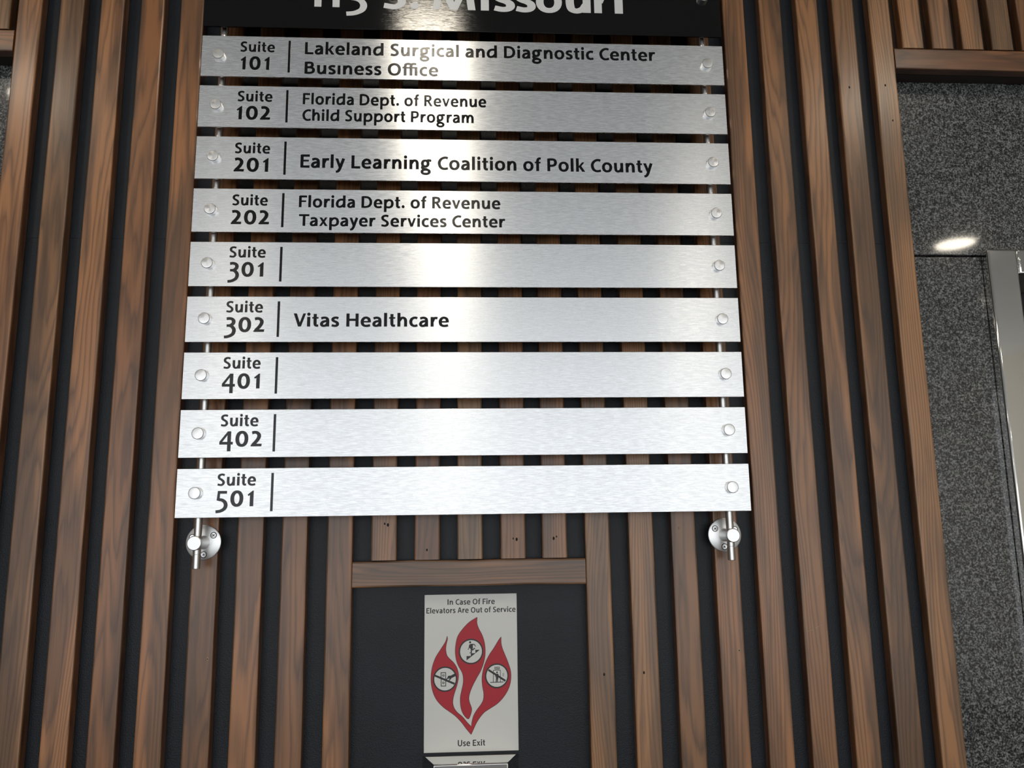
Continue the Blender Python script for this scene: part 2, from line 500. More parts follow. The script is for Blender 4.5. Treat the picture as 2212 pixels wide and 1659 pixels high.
N = {
 '1': (.46, .15, .2, [('p', [(.04, .74), (.39, 1.0), (.46, 1.0), (.46, 0), (.21, 0), (.21, .72), (.11, .655)])]),
 '0': (.88, .1, .1, [('o2', (.44, .5, .316, .432))]),
 '2': (.76, .09, .09, [c2((.07, .885), (.25, .925), (.42, .89), (.55, .76), (.55, .6), (.45, .42), (.3, .25), (.14, .1)), ('p', [(0, 0), (.74, 0), (.76, .175), (.1, .175), (.0, .09)])]),
 '3': (.8, .09, .09, [c2((.13, .9), (.32, .925), (.52, .88), (.63, .75), (.6, .58), (.45, .46)), ('p', [(.15, .52), (.5, .52), (.48, .36), (.15, .35)]),
                      c2((.3, .45), (.5, .38), (.65, .22), (.68, .05), (.6, -.14), (.4, -.27), (.2, -.33), (.0, -.345))]),
 '4': (.93, .08, .08, [('p', [(.545, -.31), (.79, -.31), (.79, 1.0), (.545, 1.0)]), ('p', [(0, .13), (.93, .13), (.93, .31), (0, .31)]),
                       ('p', [(0, .2), (.2, .31), (.62, .84), (.62, 1.0), (.56, 1.0), (0, .32)])]),
 '5': (.8, .09, .09, [('p', [(.12, .82), (.73, .82), (.73, 1.0), (.12, 1.0)]), ('p', [(.04, .39), (.24, .5), (.27, 1.0), (.1, 1.0)]),
                      ('p', [(.05, .39), (.3, .35), (.3, .52), (.14, .53)]),
                      c2((.2, .45), (.42, .41), (.6, .29), (.68, .1), (.62, -.1), (.45, -.23), (.25, -.3), (.0, -.325))]),
}

def layout(text, numerals=False):
    x, out, first = 0.0, [], True
    for ch in text:
        g = (N if numerals else G)[ch]
        if not first:
            x += g[1]
        out.append((x, g))
        x += g[0]
        end = x
        x += g[2]
        first = False
    return out, end

def glyph_polys(text, x0, x1, z, xh, numerals=False, bold=1.0, tilt=0.0):
    items, end = layout(text, numerals)
    sx = (x1 - x0) / end
    polys = []
    T = lambda p: (x0 + p[0] * sx, z + p[1] * xh + tilt * (p[0] / end))
    for gx, g in items:
        for k, d in g[3]:
            if k == 'p':
                pl = [d]
            elif k in ('c', 'c2'):
                a, b = (A, B) if k == 'c' else (NA, NB)
                pl = pen_quads(crom(d), False, a * bold, b * bold)
            else:
                a, b = (A, B) if k == 'o' else (NA, NB)
                pl = pen_quads(ell(*d), True, a * bold, b * bold)
            for q in pl:
                polys.append([[T((p[0] + gx, p[1])) for p in q]])
    return polys

def ccw(r):
    ar = sum(r[i][0] * r[(i + 1) % len(r)][1] - r[(i + 1) % len(r)][0] * r[i][1] for i in range(len(r)))
    return r if ar > 0 else r[::-1]

def union_bm(polys, y, thick, origin=(0, 0), cell=None):
    """merge overlapping outlines into one clean raised sheet (no doubled faces)"""
    bm = bmesh.new()
    groups = []
    for rings in polys:                      # overlapping outlines are gathered first, by bounding box
        r = ccw(rings[0])
        bb = [min(p[0] for p in r), min(p[1] for p in r), max(p[0] for p in r), max(p[1] for p in r)]
        hit = [g_ for g_ in groups if g_[0][0] <= bb[2] and g_[0][2] >= bb[0] and g_[0][1] <= bb[3] and g_[0][3] >= bb[1]]
        for g_ in hit:
            groups.remove(g_)
            bb = [min(bb[0], g_[0][0]), min(bb[1], g_[0][1]), max(bb[2], g_[0][2]), max(bb[3], g_[0][3])]
        groups.append((bb, [r] + [x for g_ in hit for x in g_[1]]))
    for bb, rs in groups:
        S = 1.0 / max(bb[2] - bb[0], bb[3] - bb[1], 1e-9)
        vs, fs_ = [], []
        tri = []
        for r in rs:
            if len(r) <= 4:
                tri += [[r[0], r[q], r[q + 1]] for q in range(1, len(r) - 1)]
            else:
                tri += [[r[q] for q in t] for t in tessellate_polygon([[Vector((p[0], p[1], 0)) for p in r]])]
        for r in tri:
            ar = (r[1][0] - r[0][0]) * (r[2][1] - r[0][1]) - (r[1][1] - r[0][1]) * (r[2][0] - r[0][0])
            if abs(ar) * S * S < 1e-9:
                continue
            if ar < 0:
                r = r[::-1]
            k = len(vs)
            vs += [Vector(((p[0] - bb[0]) * S, (p[1] - bb[1]) * S)) for p in r]
            fs_.append(list(range(k, k + len(r))))
        ov, oe, of, _, _, src = delaunay_2d_cdt(vs, [], fs_, 0, 1e-5)
        bv = [bm.verts.new((p.x / S + bb[0] - origin[0], y - thick, p.y / S + bb[1] - origin[1])) for p in ov]
        for f, o in zip(of, src):
            if o:
                a, b_, c = (ov[q] for q in f[:3])
                cr = (b_.x - a.x) * (c.y - a.y) - (b_.y - a.y) * (c.x - a.x)
                try:
                    bm.faces.new([bv[q] for q in (f if cr > 0 else f[::-1])])
                except ValueError:
                    pass
    bmesh.ops.delete(bm, geom=[v for v in bm.verts if not v.link_faces], context='VERTS')
    ed = [e for e in bm.edges if len(e.link_faces) == 1]
    ext = bmesh.ops.extrude_edge_only(bm, edges=ed)
    for v in [q for q in ext['geom'] if isinstance(q, bmesh.types.BMVert)]:
        v.co.y = y
    return bm

def lettering(name, polys, y, mat, parent, thick=0.0003, origin=(0, 0)):
    bm = union_bm(polys, y, thick, origin)
    me = bpy.data.meshes.new(name)
    bm.to_mesh(me)
    bm.free()
    return link(name, me, mat, parent)

# ================================================================== THE SETTING
GY = 0.045      # granite face
BY = 0.019      # black board face (slat fronts are at y = 0)
CZ = 2.9        # ceiling height

wall = tag(link('wall_back', box_mesh('wall_core', (-4.5, GY + 0.02, 0), (4.5, GY + 0.2, CZ)), DARKM), kind='structure')
def granite_panel(x0, x1, z0, z1):
    link('granite_panel', box_mesh('granite_panel', (x0, GY, z0), (x1, GY + 0.0195, z1), 0.0012, 1), GRANITE, wall)
g = 0.0015
DX0, DX1, DZ = 0.886, 2.20, 2.062        # elevator entrance on the right
for x0, x1 in ((-0.80, 2.36), (2.36, 4.4)):
    granite_panel(x0 + g, x1 - g, 2.0545 + g, CZ - 0.02)
granite_panel(-0.80 + g, DX0 - 0.0002, 0.0, 2.0545 - g)
granite_panel(DX1 + g, 4.4, 0.0, 2.0545 - g)
for x0, x1 in ((-2.36, -0.80), (-4.4, -2.36)):
    granite_panel(x0 + g, x1 - g, 2.0545 + g, CZ - 0.02)
    granite_panel(x0 + g, x1 - g, 0.0, 2.0545 - g)

tag(link('floor', box_mesh('floor', (-4.5, -7, -0.1), (4.5, GY + 0.2, 0)), FLOOR), kind='structure')
tag(link('ceiling', box_mesh('ceiling', (-4.5, -7, CZ), (4.5, GY + 0.2, CZ + 0.1)), CEIL), kind='structure')
tag(link('wall_left', box_mesh('wall_left', (-4.6, -7, 0), (-4.5, GY + 0.2, CZ)), TAUPE), kind='structure')
tag(link('wall_right', box_mesh('wall_right', (4.5, -7, 0), (4.6, GY + 0.2, CZ)), PALE), kind='structure')

# elevator entrance: polished steel jambs and head, a closed door panel inside
door = empty('door_1', (0, 0, 0), kind='structure')
JY = GY - 0.017
JW = 0.053
link('door_jamb', box_mesh('jamb_a', (DX0, JY, 0), (DX0 + JW, GY + 0.10, DZ), 0.004, 3), MIRROR, door)
link('door_jamb', box_mesh('jamb_b', (DX1 - JW, JY, 0), (DX1, GY + 0.10, DZ), 0.004, 3), MIRROR, door)
link('door_head', box_mesh('head', (DX0 + JW + 0.0002, JY + 0.0005, DZ - 0.045), (DX1 - JW - 0.0002, GY + 0.10, DZ), 0.004, 3), MIRROR, door)
link('door_panel', box_mesh('dp', (DX0 + JW - 0.0, GY + 0.1005, 0.01), ((DX0 + DX1) / 2 - 0.002, GY + 0.13, DZ - 0.02)), DARKM, door)
link('door_panel', box_mesh('dp2', ((DX0 + DX1) / 2 + 0.002, GY + 0.1005, 0.01), (DX1 - JW, GY + 0.13, DZ - 0.02)), DARKM, door)
# make room behind the entrance
bmw = bmesh.new()
for lo, hi in (((-4.5, GY + 0.02, 0), (DX0 + 0.01, GY + 0.2, CZ)), ((DX1 - 0.01, GY + 0.02, 0), (4.5, GY + 0.2, CZ)),
               ((DX0 + 0.01, GY + 0.02, DZ - 0.01), (DX1 - 0.01, GY + 0.2, CZ)), ((DX0 + 0.01, GY + 0.14, 0), (DX1 - 0.01, GY + 0.2, DZ - 0.01))):
    r = bmesh.ops.create_cube(bmw, size=1.0)
    for v in r['verts']:
        v.co = Vector([(v.co[i] + 0.5) * (hi[i] - lo[i]) + lo[i] for i in range(3)])
bmw.to_mesh(wall.data); bmw.free()

# ================================================================== SLATTED CLADDING
SW, ST = 0.038, 0.0188      # slat width, thickness
SX = [-0.737, -0.670, -0.6049, -0.5402, -0.4755, -0.4092, -0.344, -0.2791, -0.2119,
      -0.1463, -0.0813, -0.0173, 0.0479, 0.1112,
      0.1767, 0.244, 0.3099, 0.3757, 0.4414, 0.5065, 0.5724, 0.6373, 0.7024]
panel = empty('slatted_wall_panel', (0, 0, 0.1), 'tall pier of dark-stained vertical wood slats over black board behind the directory signs', 'wall cladding')
link('backing_board', box_mesh('bb1', (-0.737, BY, -0.09), (0.7404, GY - 0.0005, 1.966)), BLACK, panel)
link('backing_board', box_mesh('bb2', (-0.737, BY, 1.9664), (0.7404, GY - 0.0005, CZ - 0.1)), BLACK, panel)

def slat_mesh(name, length):
    """a board standing on z=0 with softly rounded, slightly uneven arrises"""
    bm = bmesh.new()
    r = 0.0024
    pf = []
    for cx, cy, a0 in ((SW / 2 - r, -ST / 2 + r, -90), (SW / 2 - 0.001, ST / 2 - 0.001, 0), (-SW / 2 + 0.001, ST / 2 - 0.001, 90), (-SW / 2 + r, -ST / 2 + r, 180)):
        rr = r if cy < 0 else 0.001
        for k in range(3):
            a = math.radians(a0 + 45 * k)
            pf.append((cx + rr * math.cos(a), cy + rr * math.sin(a)))
    nz = 8
    rings = []
    for j in range(nz + 1):
        z = length * j / nz
        w = 1 + 0.010 * math.sin(j * 2.3 + length * 7)
        dx = 0.0005 * math.sin(j * 1.7 + length * 3)
        rings.append([bm.verts.new((x * w + dx, y, z)) for x, y in pf])
    n = len(pf)
    for a, b in zip(rings, rings[1:]):
        for k in range(n):
            bm.faces.new((a[k], a[(k + 1) % n], b[(k + 1) % n], b[k]))
    bm.faces.new(rings[0]); bm.faces.new(rings[-1])
    me = finish(bm, name, smooth=True)
    for p in me.polygons:
        p.use_smooth = p.area < 0.004 * length / nz
    return me

SZ0, SZ1 = 0.0, CZ - 0.102
full_me = slat_mesh('slat_full', SZ1 - SZ0)
short_me = slat_mesh('slat_short', SZ1 - 1.5585)
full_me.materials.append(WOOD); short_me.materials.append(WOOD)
slats = []
for i, x in enumerate(SX):
    sh = 9 <= i <= 13
    o = link('slat', short_me if sh else full_me, None, panel, (x + SW / 2, BY - 0.0002 - ST / 2, (1.5585 if sh else SZ0) - 0.1))
    slats.append(o)
# horizontal rail that closes the niche
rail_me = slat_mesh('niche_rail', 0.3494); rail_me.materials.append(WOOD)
rail = link('rail', rail_me, None, panel, (-0.1734, BY - 0.0002 - ST / 2, 1.5384 - 0.1))
rail.rotation_euler = (0, PI / 2, 0)
# nail holes, knots and chips in the faces
def mark(i, x, z, r, mat, name='nail_hole', parent=None, flat=0.6):
    s = slats[i] if parent is None else parent
    me = lathe_y('mark', [(0.0, -0.00035), (r * 0.7, -0.00035), (r, 0.0)], 10)
    for v in me.vertices:
        v.co.z *= 1.0 / flat
    link(name, me, mat, s, (x - s.location.x, -ST / 2 - 0.0001, z - 0.1 - s.location.z))
for i, x, z, r, mt in ((9, -0.1217, 1.6107, 0.0016, HOLE), (9, -0.1265, 1.6125, 0.0011, HOLE), (12, 0.0722, 1.5867, 0.0016, HOLE), (12, 0.067, 1.588, 0.001, HOLE),
                       (13, 0.1285, 1.5873, 0.0016, HOLE), (13, 0.133, 1.590, 0.001, HOLE), (5, -0.3785, 1.4229, 0.0017, CHIP), (17, 0.405, 1.4181, 0.0018, CHIP),
                       (14, 0.1993, 1.3884, 0.0014, HOLE), (15, 0.259, 1.3896, 0.0014, HOLE), (10, -0.063, 1.573, 0.0012, HOLE), (16, 0.322, 1.60, 0.0012, CHIP),
                       (21, 0.655, 2.34, 0.0014, HOLE), (22, 0.719, 2.345, 0.0014, HOLE), (22, 0.726, 2.28, 0.0012, HOLE)):
    mark(i, x, z, r, mt, 'chip' if mt is CHIP else 'nail_hole')
for i, x, z, r in ((5, -0.3785, 1.4231, 0.0008), (17, 0.405, 1.4183, 0.0009)):
    s = slats[i]
    link('nail_hole', lathe_y('mark', [(0.0, -0.0005), (r, -0.0004)], 10), HOLE, s, (x - s.location.x, -ST / 2 - 0.0001, z - 0.1 - s.location.z))

for i, x0, z0, x1, z1 in ((19, 0.5119, 1.4434, 0.5211, 1.4459), (19, 0.5242, 1.4485, 0.5358, 1.4527)):
    s = slats[i]
    l_ = math.hypot(x1 - x0, z1 - z0)
    o_ = link('scratch', box_mesh('scratch', (-l_ / 2, -0.0002, -0.00035), (l_ / 2, 0.0002, 0.00035)), CHIP, s,
              ((x0 + x1) / 2 - s.location.x, -ST / 2, (z0 + z1) / 2 - 0.1 - s.location.z))
    o_.rotation_euler = (0, -math.atan2(z1 - z0, x1 - x0), 0)

def lintel(x0, x1, xs, label):
    t = empty('slatted_lintel', ((x0 + x1) / 2, 0, 2.377), label, 'wall cladding', None)
    ox, oz = t.location.x, 2.377
    link('backing_board', box_mesh('lb', (x0 - ox, BY + 0.0002, 2.378 - oz), (x1 - ox, GY - 0.0005, CZ - 0.1 - oz), 0.001, 1), WOODD, t)
    L = x1 - x0
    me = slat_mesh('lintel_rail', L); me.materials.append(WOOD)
    r_ = link('rail', me, None, t, (x0 - ox, BY - 0.0002 - ST / 2, 2.3965 - oz)); r_.rotation_euler = (0, PI / 2, 0)
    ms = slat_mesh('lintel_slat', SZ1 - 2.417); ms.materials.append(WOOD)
    for x in xs:
        link('slat', ms, None, t, (x + SW / 2 - ox, BY - 0.0002 - ST / 2, 2.4168 - oz))
WOODD = simple('dark_stained_wood', (0.035, 0.02, 0.012), 0.5, bscale=(5, 60, 300), bstr=0.3)
lintel(0.7418, 2.42, [0.7575 + 0.0542 * k for k in range(30)], 'dark slatted wood lintel above the granite at upper right')
lintel(-2.42, -0.7385, [-0.7862 - 0.0542 * k for k in range(30)], 'end of slatted wood lintel at the upper left edge, beside the leftmost slat')

# ================================================================== DIRECTORY
SY = -0.045      # front face of the plates
PT = 0.003
PX0, PW, PH, PP, PZ = -0.4208, 0.84161, 0.07034, 0.08599, 2.3828
DXC = 0.3925     # rail / standoff positions left and right

cap_me = lathe_y('cap', [(0.0, -0.0072), (0.0065, -0.0072), (0.0080, -0.0070), (0.0087, -0.0063), (0.0087, 0.0)], 44)
cap_me.materials.append(TURNED)
grub_me = lathe_z('grub', [(0.0, -0.0002), (0.0011, -0.0002), (0.0013, 0.0)], 10); grub_me.materials.append(HOLE)
barrel_me = lathe_y('barrel', [(0.0055, 0.0), (0.0055, 0.0070), (0.0045, 0.0080), (0.0, 0.0080)], 24)
barrel_me.materials.append(STEEL)
plate_me = box_mesh('plate', (-PW / 2, -PT, -PH), (PW / 2, 0, 0), 0.0004, 1)
plate_me.materials.append(BRUSH)

ROWS = [   # suite x0,x1,drop | digits, x0,x1,drop | divider x,top,bottom | lines (text, x0, x1, drop, cap height, tilt)
 ((-.3605, -.3068, .0268), ('101', -.3600, -.3140, .0578), (-.2834, .0065, .0618), [('Lakeland Surgical and Diagnostic Center', -.2587, .3077, .0291, .0208, 0), ('BusIness O&ce', -.2583, -.0470, .0632, .0206, 0)]),
 ((-.3610, -.3074, .0262), ('102', -.3625, -.3094, .0570), (-.2840, .0062, .0612), [('Florida Dept. of Revenue', -.2594, .0298, .0297, .0187, 0), ('Child Support Program', -.2592, .0097, .0574, .0186, 0)]),
 ((-.3613, -.3077, .0275), ('201', -.3617, -.3091, .0578), (-.2840, .0073, .0624), [('Early Learning Coalition of Polk County', -.2597, .2950, .0500, .0213, -.002)]),
 ((-.3613, -.3080, .0270), ('202', -.3621, -.3045, .0575), (-.2843, .0068, .0618), [('Florida Dept. of Revenue', -.2599, .0506, .0293, .0188, 0), ('Taxpayer Services Center', -.2594, .0581, .0595, .0186, 0)]),
 ((-.3618, -.3079, .0246), ('301', -.3627, -.3100, .0547), (-.2842, .0075, .0624), []),
 ((-.3625, -.3086, .0246), ('302', -.3638, -.3050, .0548), (-.2848, .0075, .0624), [('Vitas Healthcare', -.2620, -.0298, .0465, .0203, 0)]),
 ((-.3625, -.3086, .0245), ('401', -.3633, -.3085, .0546), (-.2845, .0074, .0624), []),
 ((-.3622, -.3083, .0245), ('402', -.3628, -.3020, .0543), (-.2843, .0070, .0620), []),
 ((-.3629, -.3084, .0248), ('501', -.3634, -.3105, .0547), (-.2845, .0070, .0621), []),
]
NAMES = ['reading Suite 101 Lakeland Surgical and Diagnostic Center Business Office, topmost aluminium plate', 'reading Suite 102 Florida Dept. of Revenue Child Support Program',
         'reading Suite 201 Early Learning Coalition of Polk County', 'reading Suite 202 Florida Dept. of Revenue Taxpayer Services Center',
         'reading Suite 301, blank name field, just above the Vitas Healthcare plate', 'reading Suite 302 Vitas Healthcare', 'reading Suite 401 with blank name field, directly under the Vitas Healthcare plate',
         'reading Suite 402 with blank name field, directly above the lowest plate', 'reading Suite 501 with blank name field, lowest of all above the fire notice']
SUITE_H = 0.0173 / 1.37
for i, (su, nu, dv, lines) in enumerate(ROWS):
    zt = PZ - PP * i
    root = link('directory_plate', plate_me, None, None, (PX0 + PW / 2, SY + PT, zt))
    tag(root, 'brushed plate ' + NAMES[i], 'sign', 'brushed aluminium directory plates')
    ox = root.location.x
    yl = -PT - 0.00002
    lettering('suite_lettering', glyph_polys('Suite', su[0] - ox, su[1] - ox, -su[2], SUITE_H), yl, VINYL, root)
    lettering('number_lettering', glyph_polys(nu[0], nu[1] - ox, nu[2] - ox, -nu[3], 0.0224, True), yl, VINYL, root)
    link('divider_bar', box_mesh('divider', (dv[0] - 0.0018 - ox, -0.0003, -dv[2]), (dv[0] + 0.0018 - ox, 0, -dv[1])), VINYL, root, (0, yl, 0))
    for txt, x0, x1, dz, cap, tl in lines:
        lettering('tenant_lettering', glyph_polys(txt, x0 - ox, x1 - ox, -dz, cap / 1.35, tilt=tl), yl, VINYL, root)
    for sx in (-1, 1):
        c = link('standoff_cap', cap_me, None, root, (sx * DXC - ox, -PT, -PH / 2))
        if i in (1, 3, 4, 5):
            a = random.uniform(-0.9, 0.2) if sx < 0 else random.uniform(-2.6, -2.2)
            gm = link('grub_screw', grub_me, None, c, (0.0087 * math.cos(a), -0.003, 0.0087 * math.sin(a)))
            gm.rotation_euler = Matrix.Rotation(-a + PI / 2, 3, 'Y').to_euler()
        link('standoff_barrel', barrel_me, None, root, (sx * DXC - ox, 0.0, -PH / 2))

# black header plate with the street address
HZ0 = 2.3991
hd = link('header_plate', box_mesh('header', (-PW / 2, -PT, 0), (PW / 2, 0, 0.14), 0.0005, 1), HEADER, None, (0, SY + PT, HZ0))
tag(hd, 'glossy black header plate with white street address lettering above the suite plates', 'sign')
hb = HZ0
wl = []
XH = 0.0365
def put(ch, x0, x1, z, num=False, bold=1.05):
    return glyph_polys(ch, x0, x1, z - hb, XH if not num else XH, num, bold)
bz = 2.4377
nl = put('1', -.2560, -.2352, bz, True) + put('1', -.2270, -.2062, bz, True) + put('5', -.1950, -.1626, bz + 0.0005, True)
lettering('house_number_lettering', nl, -PT - 0.00002, WHITEV, hd)
for ch, x0, x1 in (('S', -.1368, -.0995), ('.', -.0920, -.0780), ('M', -.0560, .0135), ('i', .0235, .0348), ('s', .0433, .0767), ('s', .0793, .1110),
                   ('o', .1145, .1550), ('u', .1637, .2029), ('r', .2106, .2380), ('i', .2447, .2565)):
    wl += put(ch, x0, x1, bz)
lettering('street_lettering', wl, -PT - 0.00002, WHITEV, hd)
for sx in (-1, 1):
    link('standoff_cap', cap_me, None, hd, (sx * DXC, -PT, 0.070))
    link('standoff_barrel', barrel_me, None, hd, (sx * DXC, 0.0, 0.070))

# the two vertical rails with their wall mounts
RY = -0.0281
def rail_thing(sx, label):
    r = empty('sign_rail', (sx * 0.3921, RY, 1.5523), label, 'sign rail', 'steel rails carrying the directory plates')
    link('rod', lathe_z('rod', [(0.0, 0.0), (0.0050, 0.0), (0.00565, 0.0006), (0.00565, 0.020), (0.0052, 0.0203), (0.0052, 0.0207), (0.00565, 0.021), (0.00565, 1.13), (0.0, 1.13)], 32), STEEL, r)
    for zz in (1.5889 - 1.5523, 2.60 - 1.5523):
        m = link('wall_flange', lathe_y('flange', [(0.0, 0.0), (0.0243, 0.0), (0.0255, 0.0006), (0.0255, 0.0030), (0.0, 0.0030)], 56), STEEL, r, (0, -RY - 0.0031, zz))
        link('hub', lathe_y('hub', [(0.0, -0.0395), (0.0093, -0.0395), (0.0102, -0.0387), (0.0102, -0.0172), (0.0098, -0.0165), (0.0098, 0.0)], 44), STEEL, m)
        for k, a in enumerate((35 if sx < 0 else 147, 275 if sx < 0 else 265, 155 if sx < 0 else 27)):
            a = math.radians(a)
            s = link('screw', lathe_y('screw', [(0.0, -0.0004), (0.0036, -0.0004), (0.0040, 0.0)], 24), TURNED, m, (0.0178 * math.cos(a), -0.0002, 0.0178 * math.sin(a)))
            bm = bmesh.new()
            for b2 in (45, 135):
                q = bmesh.ops.create_cube(bm, size=1.0)['verts']
                rot = Matrix.Rotation(math.radians(b2 + 20 * k), 3, 'Y')
                for v in q:
                    v.co = rot @ Vector((v.co.x * 0.0042, v.co.y * 0.0002 - 0.00045, v.co.z * 0.0009))
            rg = lathe_y('ring', [(0.0041, -0.0001), (0.0048, -0.0001)], 24)
            bm.from_mesh(rg)
            s2 = finish(bm, 'cross')
            link('cross_slot', s2, HOLE, m, (s.location.x, s.location.y, s.location.z))
    return r
rail_thing(-1, 'left steel rail with round wall flange, passing behind the left ends of the plates')
rail_thing(1, 'right steel rail with round wall flange, passing behind the right ends of the plates')

# ================================================================== FIRE SIGN
FX0, FX1, FZ1, FZ0 = -0.0670, 0.0720, 1.5058, 1.2817
fs = link('fire_sign', box_mesh('fs', (0, -0.002, -(FZ1 - FZ0)), (FX1 - FX0, 0, 0), 0.0003, 1), PLASTIC, None, (FX0, BY - 0.0002, FZ1))
tag(fs, 'white plastic fire notice with red flames and three pictograms in the black niche', 'sign')
def fp(x, y):
    """traced point of the printed sheet to sheet coordinates"""
    t = (y - 99.0) / 1418.0
    tw = t * 1.035 / (t * 1.035 + (1 - t))
    l = 163 - 25 * t; r = 989 + 4 * t
    return ((x - l) / (r - l) * (FX1 - FX0), -tw * (FZ1 - FZ0))
def fr(rad): return rad / 838.0 * (FX1 - FX0)
YS = -0.00202
def printed(name, polys, mat, layer, lab=None):
    if name == 'flame' or name == 'pictogram_disc':
        me = poly_mesh(name, polys, 0.00006, YS - 0.00007 * layer)
    else:
        bm_ = union_bm(polys, YS - 0.00007 * layer, 0.00006)
        me = bpy.data.meshes.new(name); bm_.to_mesh(me); bm_.free()
    o = link(name, me, mat, fs)
    if lab: o['label'] = lab
    return o
FL_C = [(632, 306), (560, 350), (500, 410), (455, 475), (436, 550), (431, 620), (440, 690), (460, 745), (490, 800), (500, 850), (498, 900), (485, 960), (472, 1020), (472, 1090), (485, 1150), (510, 1195), (541, 1220),
        (560, 1190), (573, 1140), (568, 1110), (554, 1070), (549, 1030), (560, 980), (585, 920), (620, 855), (660, 785), (690, 700), (701, 620), (695, 540), (675, 470), (645, 410), (629, 360)]
FL_S = [(360, 470), (345, 520), (300, 590), (255, 660), (225, 740), (212, 820), (213, 900), (230, 980), (265, 1050), (320, 1110), (380, 1155), (430, 1195), (480, 1250), (520, 1305), (565, 1362)]
FL_S2 = [(565, 1362), (590, 1308), (625, 1240), (680, 1170), (740, 1130), (810, 1085), (870, 1020), (910, 950), (928, 880), (928, 800), (905, 720), (878, 650), (855, 590), (845, 540), (845, 487)]
FL_S3 = [(845, 487), (820, 520), (780, 585), (735, 650), (700, 720), (678, 790), (668, 860), (672, 930), (682, 990), (678, 1050), (655, 1095), (620, 1140), (590, 1190), (575, 1240), (567, 1290)]
FL_S4 = [(567, 1290), (530, 1250), (490, 1200), (440, 1155), (412, 1110), (404, 1060), (415, 1000), (435, 940), (452, 880), (458, 820), (445, 760), (415, 710), (375, 670), (355, 640), (347, 590), (352, 545), (363, 500), (360, 470)]
def segs(*ls):
    o = []
    for l in ls:
        o += crom(l, False, 4)[:-1]
    return [fp(*p) for p in o]
cen = segs(FL_C + [FL_C[0]])
side = segs(FL_S, FL_S2, FL_S3, FL_S4)
def outline(path, wd):
    return [[q] for q in pen_quads(path, True, wd, wd)]
printed('flame', [[cen]], RED, 1, 'red centre flame')
printed('flame', [[side]], RED, 1, 'red outer pair of flames joined at the foot')
printed('flame_outline', outline(cen, fr(2.0)), INK, 2)
printed('flame_outline', outline(side, fr(2.0)), INK, 2)
def circ(cx, cy, r, n=48): return [(cx + r * math.cos(2 * PI * k / n), cy + r * math.sin(2 * PI * k / n)) for k in range(n)]
def Z2(x, y): return fp(880 - 880 + x, y)
def pz(x, y):
    """second closer tracing (8.295 px per photo px, origin 900,1320) to the first one"""
    return fp((x / 8.296 + 900 - 880) * 4.157, (y / 8.296 + 1320 - 1260) * 4.157)
def bar(p, q, w_):
    dx, dy = q[0] - p[0], q[1] - p[1]; l = math.hypot(dx, dy); nx, ny = -dy / l * w_ / 2, dx / l * w_ / 2
    return [[(p[0] + nx, p[1] + ny), (p[0] - nx, p[1] - ny), (q[0] - nx, q[1] - ny), (q[0] + nx, q[1] + ny)]]
K = (FX1 - FX0) / (198.7 * 8.296)
def pbar(x0, y0, x1, y1, w_): return bar(pz(x0, y0), pz(x1, y1), w_ * K)
def pp_(*pts): return [[pz(*p) for p in pts]]
def frame_(x0, y0, x1, y1, w_):
    return [pbar(x0 - w_ / 2, y0, x1 + w_ / 2, y0, w_), pbar(x0 - w_ / 2, y1, x1 + w_ / 2, y1, w_), pbar(x0, y0, x0, y1, w_), pbar(x1, y0, x1, y1, w_)]
